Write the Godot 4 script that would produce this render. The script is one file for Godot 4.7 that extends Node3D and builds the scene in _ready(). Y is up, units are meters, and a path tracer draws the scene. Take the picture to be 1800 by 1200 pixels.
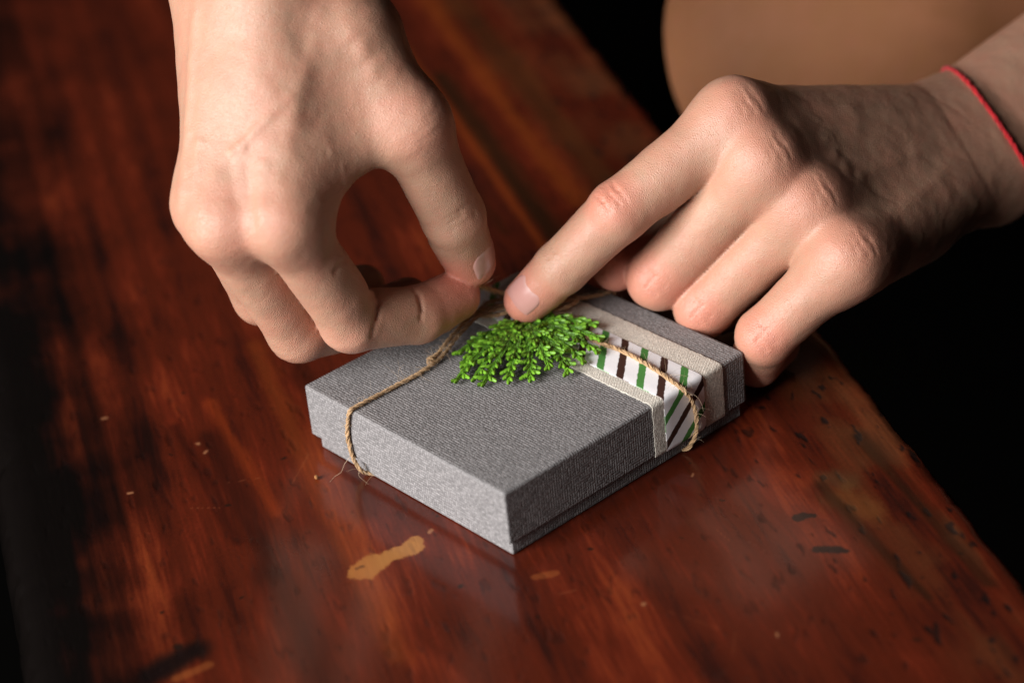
extends Node3D
# Hands tying jute twine round a linen-paper gift box on a lacquered wooden bench. Flesh is meshed in millimetres, the rest in metres.

# ---------------------------------------------------------------- places
# box axes: U runs along the front-left edge, V along the front-right edge, the near bottom corner is the origin
const U := Vector3(0.6334, 0, 0.7738)
const V := Vector3(0.7738, 0, -0.6334)
const BOX_A := 0.090
const BOX_B := 0.0974
const BOX_H := 0.0227
const LID_LOW := 0.0050
const GRAIN_TURN := 0.2165

func on_box(u: float, y: float, v: float) -> Vector3:   # millimetres in box axes -> metres in the world
	return (U * u + Vector3.UP * y + V * v) * 0.001

func lin(r: float, g: float, b: float) -> Color:
	return Color(r, g, b).linear_to_srgb()

# ---------------------------------------------------------------- scene helpers
func thing(called: String, label: String, category: String, at := Vector3.ZERO, turn := 0.0) -> Node3D:
	var o := Node3D.new()
	o.name = called
	add_child(o, true)
	o.position = at
	o.rotation.y = turn
	o.set_meta("label", label)
	o.set_meta("category", category)
	return o

func part(called: String, mesh: Mesh, m: Material, parent: Node) -> MeshInstance3D:
	var o := MeshInstance3D.new()
	o.name = called
	o.mesh = mesh
	o.material_override = m
	parent.add_child(o, true)
	return o

func mat(c: Color, rough := 0.8) -> StandardMaterial3D:
	var m := StandardMaterial3D.new()
	m.albedo_color = c
	m.roughness = rough
	return m

func normals_of(v: PackedVector3Array, ix: PackedInt32Array) -> PackedVector3Array:
	var n := PackedVector3Array()
	n.resize(v.size())
	for t in range(0, ix.size(), 3):
		var a := v[ix[t]]
		var f := (v[ix[t + 2]] - a).cross(v[ix[t + 1]] - a)
		n[ix[t]] += f
		n[ix[t + 1]] += f
		n[ix[t + 2]] += f
	for k in n.size():
		n[k] = n[k].normalized()
	return n

func made(v: PackedVector3Array, ix: PackedInt32Array, uv := PackedVector2Array(), col := PackedColorArray(), n := PackedVector3Array()) -> ArrayMesh:
	var a := []
	a.resize(Mesh.ARRAY_MAX)
	a[Mesh.ARRAY_VERTEX] = v
	a[Mesh.ARRAY_NORMAL] = n if n.size() else normals_of(v, ix)
	if uv.size():
		a[Mesh.ARRAY_TEX_UV] = uv
	if col.size():
		a[Mesh.ARRAY_COLOR] = col
	a[Mesh.ARRAY_INDEX] = ix
	var m := ArrayMesh.new()
	m.add_surface_from_arrays(Mesh.PRIMITIVE_TRIANGLES, a)
	return m

# a sheet of rows x columns points; closed wraps the columns
func grid_index(rows: int, cols: int, closed := false, first := 0) -> PackedInt32Array:
	var ix := PackedInt32Array()
	for r in rows - 1:
		for c in (cols if closed else cols - 1):
			var a := first + r * cols + c
			var b := first + r * cols + (c + 1) % cols
			ix.append_array([a, b, a + cols, b, b + cols, a + cols])
	return ix

func smooth_path(pts: Array, step: float) -> PackedVector3Array:   # Catmull-Rom through the points, about one point per step
	var out := PackedVector3Array()
	for i in pts.size() - 1:
		var p0: Vector3 = pts[maxi(i - 1, 0)]
		var p1: Vector3 = pts[i]
		var p2: Vector3 = pts[i + 1]
		var p3: Vector3 = pts[mini(i + 2, pts.size() - 1)]
		var n := maxi(1, roundi(p1.distance_to(p2) / step))
		for k in n:
			var t := float(k) / n
			out.append(0.5 * (2.0 * p1 + (p2 - p0) * t + (2.0 * p0 - 5.0 * p1 + 4.0 * p2 - p3) * t * t + (3.0 * p1 - p0 - 3.0 * p2 + p3) * t * t * t))
	out.append(pts[-1])
	return out

class Soup:
	var v := PackedVector3Array()
	var ix := PackedInt32Array()
	var col := PackedColorArray()
	var n := PackedVector3Array()
	func tube(path: PackedVector3Array, radii: PackedFloat32Array, sides: int, c: PackedColorArray) -> void:
		var first := v.size()
		var side := (path[1] - path[0]).cross(Vector3(0.31, 0.77, 0.56)).normalized()
		for i in path.size():
			var along := (path[mini(i + 1, path.size() - 1)] - path[maxi(i - 1, 0)]).normalized()
			side = (side - along * side.dot(along)).normalized()
			var up := along.cross(side)
			for k in sides:
				var an := TAU * k / sides
				var d := side * cos(an) + up * sin(an)
				v.append(path[i] + d * radii[i])
				n.append(d)
				col.append(c[i])
		for r in path.size() - 1:
			for k in sides:
				var a := first + r * sides + k
				var b := first + r * sides + (k + 1) % sides
				ix.append_array([a, a + sides, b, b, a + sides, b + sides])
	func mesh() -> ArrayMesh:
		var a := []
		a.resize(Mesh.ARRAY_MAX)
		a[Mesh.ARRAY_VERTEX] = v
		a[Mesh.ARRAY_NORMAL] = n
		a[Mesh.ARRAY_COLOR] = col
		a[Mesh.ARRAY_INDEX] = ix
		var m := ArrayMesh.new()
		m.add_surface_from_arrays(Mesh.PRIMITIVE_TRIANGLES, a)
		return m

# ---------------------------------------------------------------- flesh: bones joined by a smooth minimum, meshed as surface nets (millimetres)
class Flesh:
	var a := PackedVector3Array()
	var ba := PackedVector3Array()
	var inv := PackedFloat32Array()
	var ra := PackedFloat32Array()
	var dr := PackedFloat32Array()
	var g := PackedInt32Array()
	var k_palm := 9.0
	var k_finger := 1.6
	var k_root := 7.0
	var k_between := 0.5
	var details := []       # [from, to, up, height, width]
	var tints := []         # [centre, radius, colour, share]
	var noise := FastNoiseLite.new()
	var base := Color(0.440, 0.250, 0.167)
	var flush := 0.20
	var verts := PackedVector3Array()
	var norms := PackedVector3Array()
	var cols := PackedColorArray()
	var index := PackedInt32Array()

	func bone(group: int, p: Vector3, q: Vector3, r0: float, r1: float) -> void:
		a.append(p)
		ba.append(q - p)
		inv.append(1.0 / maxf((q - p).length_squared(), 1e-4))
		ra.append(r0)
		dr.append(r1 - r0)
		g.append(group)

	func one(i: int, p: Vector3) -> float:
		var pa := p - a[i]
		var b := ba[i]
		var h := clampf(pa.dot(b) * inv[i], 0.0, 1.0)
		return (pa - b * h).length() - ra[i] - dr[i] * h

	func field(p: Vector3, ids: PackedInt32Array) -> float:
		var palm := 1e3
		var res := 1e3
		var cur := 1e3
		var at := 0
		for i in ids:
			var pa := p - a[i]
			var b := ba[i]
			var h := clampf(pa.dot(b) * inv[i], 0.0, 1.0)
			var d := (pa - b * h).length() - ra[i] - dr[i] * h
			if g[i] == 0:
				var w := maxf(k_palm - absf(palm - d), 0.0)
				palm = minf(palm, d) - w * w * 0.25 / k_palm
				continue
			if g[i] != at:
				if at > 0:
					res = close(res, palm, cur)
				at = g[i]
				cur = d
			else:
				var w2 := maxf(k_finger - absf(cur - d), 0.0)
				cur = minf(cur, d) - w2 * w2 * 0.25 / k_finger
		if at > 0:
			return close(res, palm, cur)
		return palm

	func close(res: float, palm: float, cur: float) -> float:
		var w := maxf(k_root - absf(palm - cur), 0.0)
		var d := minf(palm, cur) - w * w * 0.25 / k_root
		w = maxf(k_between - absf(res - d), 0.0)
		return minf(res, d) - w * w * 0.25 / k_between

	func all_ids() -> PackedInt32Array:
		return PackedInt32Array(range(a.size()))

	func near(p: Vector3, reach: float) -> PackedInt32Array:
		var ds := PackedFloat32Array()
		var least := 1e9
		for i in a.size():
			var d := one(i, p)
			ds.append(d)
			least = minf(least, d)
		var ids := PackedInt32Array()
		for i in a.size():
			if ds[i] < maxf(least, 0.0) + (reach if g[i] else reach + 20.0):
				ids.append(i)
		return ids

	# the skin outwards from a point inside, along a direction
	func skin(p: Vector3, d: Vector3) -> Vector3:
		var ids := near(p, 30.0)
		var t := 0.0
		for i in 40:
			var f := field(p + d * t, ids)
			if absf(f) < 0.01:
				break
			t -= f * 0.9
		return p + d * t

	var plan_h := 1.0
	var plan_lo := Vector3.ZERO
	var plan_hi := Vector3.ZERO
	var nail_at: Array[Vector3] = []
	var share_red := 0.55

	func plan(h: float, lo: Vector3, hi: Vector3) -> void:
		plan_h = h
		plan_lo = lo
		plan_hi = hi

	func run() -> void:
		build(plan_h, plan_lo, plan_hi)

	func build(h: float, lo: Vector3, hi: Vector3) -> void:
		var nx := int((hi.x - lo.x) / h / 4.0) * 4 + 5
		var ny := int((hi.y - lo.y) / h / 4.0) * 4 + 5
		var nz := int((hi.z - lo.z) / h / 4.0) * 4 + 5
		var val := PackedFloat32Array()
		val.resize(nx * ny * nz)
		val.fill(1e9)
		var vid := PackedInt32Array()
		vid.resize(nx * ny * nz)
		vid.fill(-1)
		var blocks := []
		var half := 2.0 * h * 1.7321
		for bz in range(0, nz - 4, 4):
			for by in range(0, ny - 4, 4):
				for bx in range(0, nx - 4, 4):
					var c := lo + Vector3(bx + 2, by + 2, bz + 2) * h
					var ids := near(c, 2.0 * half + 9.0)
					if absf(field(c, ids)) > half + 0.5:
						continue
					blocks.append(Vector3i(bx, by, bz))
					for z in range(bz, bz + 5):
						for y in range(by, by + 5):
							var row := (z * ny + y) * nx
							for x in range(bx, bx + 5):
								if val[row + x] > 1e8:
									val[row + x] = field(lo + Vector3(x, y, z) * h, ids)
		var corner := [Vector3i(0, 0, 0), Vector3i(1, 0, 0), Vector3i(0, 1, 0), Vector3i(1, 1, 0), Vector3i(0, 0, 1), Vector3i(1, 0, 1), Vector3i(0, 1, 1), Vector3i(1, 1, 1)]
		var edges := [[0, 1], [2, 3], [4, 5], [6, 7], [0, 2], [1, 3], [4, 6], [5, 7], [0, 4], [1, 5], [2, 6], [3, 7]]
		var f := PackedFloat32Array()
		f.resize(8)
		var cells := PackedInt32Array()
		for b: Vector3i in blocks:
			for z in range(b.z, b.z + 4):
				for y in range(b.y, b.y + 4):
					for x in range(b.x, b.x + 4):
						var o := (z * ny + y) * nx + x
						f[0] = val[o]
						f[1] = val[o + 1]
						f[2] = val[o + nx]
						f[3] = val[o + nx + 1]
						f[4] = val[o + nx * ny]
						f[5] = val[o + nx * ny + 1]
						f[6] = val[o + nx * ny + nx]
						f[7] = val[o + nx * ny + nx + 1]
						var inside := 0
						for k in 8:
							if f[k] < 0.0:
								inside += 1
						if inside == 0 or inside == 8:
							continue
						var sum := Vector3.ZERO
						var n := 0
						for e in edges:
							var p: float = f[e[0]]
							var q: float = f[e[1]]
							if (p < 0.0) != (q < 0.0):
								sum += Vector3(corner[e[0]]).lerp(Vector3(corner[e[1]]), p / (p - q))
								n += 1
						vid[o] = verts.size()
						verts.append(lo + (Vector3(x, y, z) + sum / n) * h)
						cells.append(o)
		for o in cells:
			for ax in 3:
				var d: int = [1, nx, nx * ny][ax]
				var e: int = [nx, nx * ny, 1][ax]
				var w: int = [nx * ny, 1, nx][ax]
				var p := val[o]
				var q := val[o + d]
				if (p < 0.0) == (q < 0.0):
					continue
				var i0 := vid[o]
				var i1 := vid[o - e]
				var i2 := vid[o - e - w]
				var i3 := vid[o - w]
				if i0 < 0 or i1 < 0 or i2 < 0 or i3 < 0:
					continue
				if p < 0.0:
					index.append_array([i0, i2, i1, i0, i3, i2])
				else:
					index.append_array([i0, i1, i2, i0, i2, i3])
		finish()

	func finish() -> void:
		norms = smooth()
		noise.seed = 5
		var lines := {}
		noise.frequency = 0.05
		noise.fractal_octaves = 3
		for k in verts.size():
			var p := verts[k]
			var nn := norms[k]
			var lift := noise.get_noise_3dv(p * 1.6) * 0.25
			lines.clear()
			for d in details:
				var ab: Vector3 = d[1] - d[0]
				var mid: Vector3 = d[0] + ab * 0.5
				var wide: float = d[4]
				if p.distance_squared_to(mid) > (ab.length() * 0.5 + 22.0) ** 2:
					continue
				var up: Vector3 = d[2]
				var face := nn.dot(up)
				if face < 0.05:
					continue
				var along: float = (p - d[0]).dot(ab) / maxf(ab.length_squared(), 1e-4)
				var t := clampf(along, 0.0, 1.0)
				var off: Vector3 = p - (d[0] + ab * t)
				var lat := (off - up * off.dot(up)).length()
				var deep := smoothstep(17.0, 9.0, absf(off.dot(up)))
				if deep <= 0.0 or lat > wide * 3.5:
					continue
				var taper := 1.0
				if ab.length_squared() > 150.0:
					taper = smoothstep(0.0, 0.3, along) * smoothstep(1.0, 0.7, along)
				var got: float = d[3] * taper * deep * exp(-lat * lat / (wide * wide)) * smoothstep(0.05, 0.45, face)
				if d.size() > 5:      # the pieces of one line do not add up where they meet
					var old: float = lines.get(d[5], 0.0)
					if absf(got) > absf(old):
						lines[d[5]] = got
				else:
					lift += got
			for key in lines:
				lift += lines[key]
			verts[k] = p + nn * lift
			var m := noise.get_noise_3dv(p) * 0.5 + noise.get_noise_3dv(p * 4.0 + Vector3(50, 0, 0)) * 0.5
			var c := base * (1.0 + 0.10 * noise.get_noise_3dv(p * 0.5 + Vector3(0, 90, 0)))
			c = c.lerp(Color(0.51, 0.200, 0.135), clampf(flush + m * share_red, 0.0, 0.5))
			for t in tints:
				var far: float = p.distance_to(t[0]) / t[1]
				if far < 1.0:
					c = c.lerp(t[2], t[3] * (1.0 - far * far))
			c.a = 1.0
			cols.append(c)
		norms = smooth()

	func smooth() -> PackedVector3Array:
		var n := PackedVector3Array()
		n.resize(verts.size())
		for t in range(0, index.size(), 3):
			var p := verts[index[t]]
			var fn := (verts[index[t + 2]] - p).cross(verts[index[t + 1]] - p)
			n[index[t]] += fn
			n[index[t + 1]] += fn
			n[index[t + 2]] += fn
		for k in n.size():
			n[k] = n[k].normalized()
		return n

	func mesh() -> ArrayMesh:
		var arr := []
		arr.resize(Mesh.ARRAY_MAX)
		var v := verts.duplicate()
		for k in v.size():
			v[k] *= 0.001
		arr[Mesh.ARRAY_VERTEX] = v
		arr[Mesh.ARRAY_NORMAL] = norms
		arr[Mesh.ARRAY_COLOR] = cols
		arr[Mesh.ARRAY_INDEX] = index
		var m := ArrayMesh.new()
		m.add_surface_from_arrays(Mesh.PRIMITIVE_TRIANGLES, arr)
		return m

	# a vein (raised) or a fold (sunk) along a few points; seen along up
	func trace(points: Array, up: Vector3, high: float, wide: float) -> void:
		traces += 1
		for k in points.size() - 1:
			var a0: Vector3 = points[k]
			var b0: Vector3 = points[k + 1]
			var pieces := maxi(1, int(a0.distance_to(b0) / 5.0))
			for i in pieces:
				var end := 0.55 if (k == 0 and i == 0) or (k == points.size() - 2 and i == pieces - 1) else 1.0
				details.append([a0.lerp(b0, float(i) / pieces), a0.lerp(b0, (i + 1.0) / pieces), up, high * end, wide, traces])

	var traces := 0

	# creases across a joint: several short grooves side by side
	func wrinkles(at: Vector3, along: Vector3, up: Vector3, wide: float, count: int, gap: float, deep: float, line := 0.55) -> void:
		var side := along.cross(up).normalized()
		for k in count:
			var o := (k - (count - 1) * 0.5) * gap
			var w := wide * (1.0 - 0.25 * absf(o) / maxf(gap * count * 0.5, 0.1)) * (0.8 + 0.2 * cos(k * 2.3))
			var bow := along * (0.35 * sin(k * 1.7))
			details.append([at + along * o - side * w + bow, at + along * (o + 0.5 * sin(k * 4.1)), up, -deep * (0.7 + 0.3 * cos(k * 3.1)), line])
			details.append([at + along * (o + 0.5 * sin(k * 4.1)), at + along * o + side * w - bow, up, -deep * (0.7 + 0.3 * sin(k * 1.3)), line])

# a finger as its own chain: three bones, the knuckle's bump, the pad of the tip
func finger(f: Flesh, group: int, j: Array, r: Array, up: Vector3) -> void:
	for k in 3:
		f.bone(group, j[k], j[k + 1], r[k], r[k + 1])
	var d1: Vector3 = (j[1] - j[0]).normalized()
	var d2: Vector3 = (j[2] - j[1]).normalized()
	var out := (d1 - d2)
	var back := (up + out * 0.6).normalized()
	f.bone(group, j[1] + back * 0.9, j[1] + back * 0.9 - d1 * 3.0, r[1] - 0.3, r[1] - 0.8)
	# the flesh under each bone
	f.bone(group, (j[0] as Vector3).lerp(j[1], 0.35) - up * 1.4, (j[0] as Vector3).lerp(j[1], 0.7) - up * 1.4, r[0] * 0.92, r[1] * 0.95)
	var d3: Vector3 = (j[3] - j[2]).normalized()
	var up3 := (up - d3 * up.dot(d3)).normalized()
	f.bone(group, (j[2] as Vector3).lerp(j[3], 0.45) - up3 * 1.0, (j[3] as Vector3) - up3 * 0.9, r[3] * 1.02, r[3] * 0.92)

func nail(f: Flesh, dip: Vector3, tip: Vector3, up: Vector3, from: float, to: float, spread: float, m: Material, parent: Node) -> void:
	var along := (tip - dip).normalized()
	up = (up - along * up.dot(along)).normalized()
	var side := along.cross(up)
	var length := dip.distance_to(tip)
	var rows := 22
	var cols := 21
	var v := PackedVector3Array()
	var c := PackedColorArray()
	for i in rows:
		var s := float(i) / (rows - 1)
		var x := lerpf(from, to, s)
		var origin := dip + along * minf(x, length * 0.92)
		var over := along * maxf(0.0, x - length * 0.92)
		var e := absf(s * 2.0 - 1.0)
		var wide := spread * pow(maxf(1.0 - pow(e, 3.6), 0.0), 0.42)
		for k in cols:
			var t := float(k) / (cols - 1) * 2.0 - 1.0
			var an := t * maxf(wide, 0.05)
			var d := up * cos(an) + side * sin(an)
			var p := f.skin(origin, d)
			var rim := minf(1.0 - absf(t), 1.0 - e)
			var lift := lerpf(-0.25, 0.34, smoothstep(0.0, 0.14, rim)) - 0.42 * smoothstep(0.40, 0.0, s)
			v.append((p + d * lift + over - up * over.length() * 0.35) * 0.001)
			var pink := Color(0.52, 0.27, 0.235)
			pink = pink.lerp(Color(0.60, 0.42, 0.38), 0.6 * smoothstep(0.26, 0.12, s + t * t * 0.2))
			pink = pink.lerp(Color(0.60, 0.43, 0.34), smoothstep(0.88, 0.95, s))
			c.append(pink)
	part("fingernail", made(v, grid_index(rows, cols), PackedVector2Array(), c), m, parent)

# ---------------------------------------------------------------- textures
func bytes_of(freq: float, w: int, h: int, to_w: int, to_h: int, sd: int, octaves := 3, warp := 0.0, kind := FastNoiseLite.TYPE_SIMPLEX_SMOOTH) -> PackedByteArray:
	var n := FastNoiseLite.new()
	n.seed = sd
	n.noise_type = kind
	n.frequency = freq
	n.fractal_octaves = octaves
	if warp > 0.0:
		n.domain_warp_enabled = true
		n.domain_warp_amplitude = warp
		n.domain_warp_frequency = freq * 0.6
	var im := n.get_image(w, h)
	im.convert(Image.FORMAT_L8)
	im.resize(to_w, to_h, Image.INTERPOLATE_CUBIC)
	return im.get_data()

func seg(p: Vector2, a: Vector2, b: Vector2) -> float:
	var t := clampf((p - a).dot(b - a) / maxf((b - a).length_squared(), 1e-9), 0.0, 1.0)
	return p.distance_to(a + (b - a) * t)

const BOARD_X0 := -0.140
const BOARD_W := 0.272
const BOARD_Z0 := -0.85
const BOARD_L := 1.10

func board_textures() -> Array:
	var w := 640
	var h := 1792
	var s1 := bytes_of(0.012, w, 44, w, h, 11, 3, 0.0)
	var s2 := bytes_of(0.035, w, 110, w, h, 12, 3, 8.0)
	var s3 := bytes_of(0.25, w, 220, w, h, 13, 2)
	var blot := bytes_of(0.009, w, h, w, h, 14, 4, 30.0)
	var pits := bytes_of(0.075, w, 900, w, h, 15, 3)
	var fine := bytes_of(0.33, w, h, w, h, 16, 2)
	var out := PackedByteArray()
	out.resize(w * h * 3)
	var gloss := PackedByteArray()
	gloss.resize(w * h)
	# stains and dents: from, to, radius (m, across and along the grain), colour, share
	var marks := [
		[Vector2(-0.0418, -0.0122), Vector2(-0.0400, -0.0118), 0.0036, Color(0.36, 0.150, 0.040), 0.95], [Vector2(-0.0400, -0.0128), Vector2(-0.0355, -0.0140), 0.0034, Color(0.36, 0.150, 0.040), 0.95], [Vector2(-0.0360, -0.0142), Vector2(-0.0310, -0.0158), 0.0022, Color(0.36, 0.150, 0.040), 0.95], [Vector2(-0.0310, -0.0158), Vector2(-0.0262, -0.0172), 0.0031, Color(0.36, 0.150, 0.040), 0.95], [Vector2(-0.0265, -0.0176), Vector2(-0.0226, -0.0200), 0.0021, Color(0.36, 0.150, 0.040), 0.95], [Vector2(-0.0250, -0.0160), Vector2(-0.0232, -0.0172), 0.0020, Color(0.36, 0.150, 0.040), 0.95],
		[Vector2(-0.0418, -0.0136), Vector2(-0.0402, -0.0138), 0.0006, Color(0.06, 0.03, 0.012), 0.8],
		[Vector2(0.0815, 0.0119), Vector2(0.0836, 0.0116), 0.0018, Color(0.006, 0.005, 0.005), 0.97], [Vector2(0.0836, 0.0117), Vector2(0.0857, 0.0125), 0.0011, Color(0.006, 0.005, 0.005), 0.97], [Vector2(0.0806, 0.0282), Vector2(0.0830, 0.0288), 0.0015, Color(0.006, 0.005, 0.005), 0.97], [Vector2(0.0828, 0.0288), Vector2(0.0856, 0.0306), 0.0017, Color(0.006, 0.005, 0.005), 0.97], [Vector2(0.0852, 0.0308), Vector2(0.0876, 0.0320), 0.0008, Color(0.006, 0.005, 0.005), 0.97],
		[Vector2(0.0970, -0.0030), Vector2(0.1000, 0.0010), 0.0040, Color(0.08, 0.055, 0.025), 0.4], [Vector2(0.0965, 0.008), Vector2(0.1000, 0.016), 0.0060, Color(0.18, 0.075, 0.02), 0.5],
		[Vector2(-0.1050, 0.0130), Vector2(-0.0915, 0.0060), 0.0040, Color(0.006, 0.004, 0.004), 0.9], [Vector2(-0.098, 0.0165), Vector2(-0.089, 0.0140), 0.0014, Color(0.26, 0.08, 0.02), 0.5],
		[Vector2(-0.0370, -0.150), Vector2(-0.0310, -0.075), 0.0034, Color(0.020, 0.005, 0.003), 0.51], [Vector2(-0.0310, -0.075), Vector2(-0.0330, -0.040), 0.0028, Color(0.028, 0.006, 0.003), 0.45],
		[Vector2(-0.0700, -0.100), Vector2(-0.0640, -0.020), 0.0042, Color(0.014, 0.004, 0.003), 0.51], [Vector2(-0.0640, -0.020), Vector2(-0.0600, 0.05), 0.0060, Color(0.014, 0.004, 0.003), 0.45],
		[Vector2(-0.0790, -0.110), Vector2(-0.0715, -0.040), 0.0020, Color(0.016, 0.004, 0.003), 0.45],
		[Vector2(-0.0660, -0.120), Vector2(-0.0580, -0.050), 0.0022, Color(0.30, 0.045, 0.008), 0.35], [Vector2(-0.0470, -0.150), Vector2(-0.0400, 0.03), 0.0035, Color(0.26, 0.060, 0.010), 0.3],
		[Vector2(0.0040, 0.0100), Vector2(0.0100, 0.0104), 0.0012, Color(0.38, 0.12, 0.03), 0.4],
		[Vector2(0.0610, -0.330), Vector2(0.0650, -0.180), 0.0050, Color(0.020, 0.010, 0.004), 0.75], [Vector2(0.0870, -0.400), Vector2(0.0950, -0.200), 0.0060, Color(0.050, 0.022, 0.007), 0.6],
		[Vector2(0.0440, -0.360), Vector2(0.0500, -0.190), 0.0040, Color(0.040, 0.010, 0.004), 0.7], [Vector2(0.0540, -0.400), Vector2(0.0600, -0.160), 0.0035, Color(0.27, 0.050, 0.008), 0.6],
		[Vector2(0.0760, -0.420), Vector2(0.0800, -0.200), 0.0032, Color(0.24, 0.050, 0.008), 0.6], [Vector2(0.0280, -0.350), Vector2(0.0330, -0.150), 0.0040, Color(0.26, 0.036, 0.006), 0.5],
		[Vector2(0.0930, 0.000), Vector2(0.1000, 0.060), 0.0026, Color(0.018, 0.008, 0.004), 0.6], [Vector2(0.1130, -0.02), Vector2(0.1170, 0.06), 0.0030, Color(0.020, 0.010, 0.005), 0.55],
	]
	var rnd := RandomNumberGenerator.new()
	rnd.seed = 77
	for k in 46:   # specks and pin holes
		var at := Vector2(rnd.randf_range(-0.10, 0.12), rnd.randf_range(-0.14, 0.10))
		var pale := rnd.randf() < 0.3
		marks.append([at, at + Vector2(rnd.randf_range(-0.001, 0.001), rnd.randf_range(-0.0006, 0.0012)), rnd.randf_range(0.00025, 0.0008), Color(0.36, 0.17, 0.08) if pale else Color(0.012, 0.007, 0.005), 0.75])
	for k in 12:   # fine scratches
		var at2 := Vector2(rnd.randf_range(-0.10, 0.10), rnd.randf_range(-0.08, 0.07))
		marks.append([at2, at2 + Vector2(rnd.randf_range(-0.012, 0.012), rnd.randf_range(-0.009, 0.016)), 0.00015, Color(0.30, 0.10, 0.04), 0.3])
	for y in h:
		var z := BOARD_Z0 + (y + 0.5) / h * BOARD_L
		for x in w:
			var i := y * w + x
			var px := BOARD_X0 + (x + 0.5) / w * BOARD_W
			var a := s1[i] / 255.0
			var b := s2[i] / 255.0
			var c := s3[i] / 255.0
			var m := blot[i] / 255.0
			var t := a * 0.62 + b * 0.50 + (c - 0.5) * 0.36 + (m - 0.5) * 0.50 - 0.12 + 0.08 * smoothstep(-0.02, 0.05, px)
			t = 0.44 + (t - 0.44) * 0.74
			var q := clampf(t, 0.0, 1.0)
			var r := lerpf(0.030, 0.098, smoothstep(0.08, 0.42, q)) + lerpf(0.0, 0.175, smoothstep(0.42, 0.92, q))
			var gg := lerpf(0.0050, 0.0108, smoothstep(0.12, 0.42, q)) + lerpf(0.0, 0.034, pow(smoothstep(0.42, 0.95, q), 1.4))
			var bb := lerpf(0.0024, 0.0028, smoothstep(0.12, 0.42, q)) + lerpf(0.0, 0.0065, smoothstep(0.45, 0.95, q))
			var grain := 0.66 + 0.24 * (fine[i] / 255.0)
			# the worn strip along the right edge: olive and tan where the lacquer has gone
			var wear := smoothstep(0.085, 0.126, px) * smoothstep(0.42, 0.75, m * 0.75 + b * 0.35)
			r = lerpf(r, 0.130, wear * 0.5); gg = lerpf(gg, 0.056, wear * 0.5); bb = lerpf(bb, 0.014, wear * 0.5)
			# pits in the worn wood
			var pit := smoothstep(0.70, 0.80, pits[i] / 255.0) * (0.35 + 0.65 * smoothstep(0.05, 0.10, px))
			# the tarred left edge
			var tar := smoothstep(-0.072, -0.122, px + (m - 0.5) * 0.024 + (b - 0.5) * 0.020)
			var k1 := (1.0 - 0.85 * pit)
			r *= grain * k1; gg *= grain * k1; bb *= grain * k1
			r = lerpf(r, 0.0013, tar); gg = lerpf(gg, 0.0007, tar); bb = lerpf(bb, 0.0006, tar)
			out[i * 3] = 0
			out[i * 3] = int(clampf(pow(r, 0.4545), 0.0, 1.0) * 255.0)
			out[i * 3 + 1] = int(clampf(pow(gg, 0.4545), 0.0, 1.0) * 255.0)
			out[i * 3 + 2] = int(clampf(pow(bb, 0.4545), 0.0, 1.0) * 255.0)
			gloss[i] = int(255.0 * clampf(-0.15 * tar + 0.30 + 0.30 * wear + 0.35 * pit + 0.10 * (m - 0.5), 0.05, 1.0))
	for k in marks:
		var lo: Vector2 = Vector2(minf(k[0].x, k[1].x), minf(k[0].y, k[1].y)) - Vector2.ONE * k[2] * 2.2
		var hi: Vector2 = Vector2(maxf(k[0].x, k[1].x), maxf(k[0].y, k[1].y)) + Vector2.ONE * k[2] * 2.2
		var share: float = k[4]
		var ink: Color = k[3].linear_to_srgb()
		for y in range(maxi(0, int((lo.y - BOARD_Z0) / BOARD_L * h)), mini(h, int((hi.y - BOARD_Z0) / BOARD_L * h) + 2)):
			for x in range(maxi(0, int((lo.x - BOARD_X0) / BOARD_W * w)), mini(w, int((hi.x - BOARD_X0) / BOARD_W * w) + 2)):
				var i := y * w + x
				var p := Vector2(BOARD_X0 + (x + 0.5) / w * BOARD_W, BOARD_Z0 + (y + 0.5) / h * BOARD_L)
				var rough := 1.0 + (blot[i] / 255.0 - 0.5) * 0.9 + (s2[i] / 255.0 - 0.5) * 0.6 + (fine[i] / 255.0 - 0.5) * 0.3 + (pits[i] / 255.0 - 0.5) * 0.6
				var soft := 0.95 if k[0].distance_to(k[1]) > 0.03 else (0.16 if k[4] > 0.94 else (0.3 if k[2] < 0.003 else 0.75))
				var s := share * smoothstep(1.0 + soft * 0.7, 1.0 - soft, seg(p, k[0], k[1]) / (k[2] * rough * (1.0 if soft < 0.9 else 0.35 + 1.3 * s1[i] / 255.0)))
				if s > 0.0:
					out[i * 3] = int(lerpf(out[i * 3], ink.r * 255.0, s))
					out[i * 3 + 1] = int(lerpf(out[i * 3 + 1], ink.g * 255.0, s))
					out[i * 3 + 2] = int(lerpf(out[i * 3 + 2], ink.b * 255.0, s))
	var relief := PackedByteArray()
	relief.resize(w * h)
	for i in w * h:
		relief[i] = clampi(int(150 + (blot[i] - 128) * 0.35 + (s3[i] - 128) * 0.12 - maxf(0.0, pits[i] - 175) * 1.6), 0, 255)
	return [ImageTexture.create_from_image(Image.create_from_data(w, h, false, Image.FORMAT_RGB8, out)), ImageTexture.create_from_image(Image.create_from_data(w, h, false, Image.FORMAT_L8, gloss)), ImageTexture.create_from_image(Image.create_from_data(w, h, false, Image.FORMAT_L8, relief))]

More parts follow.
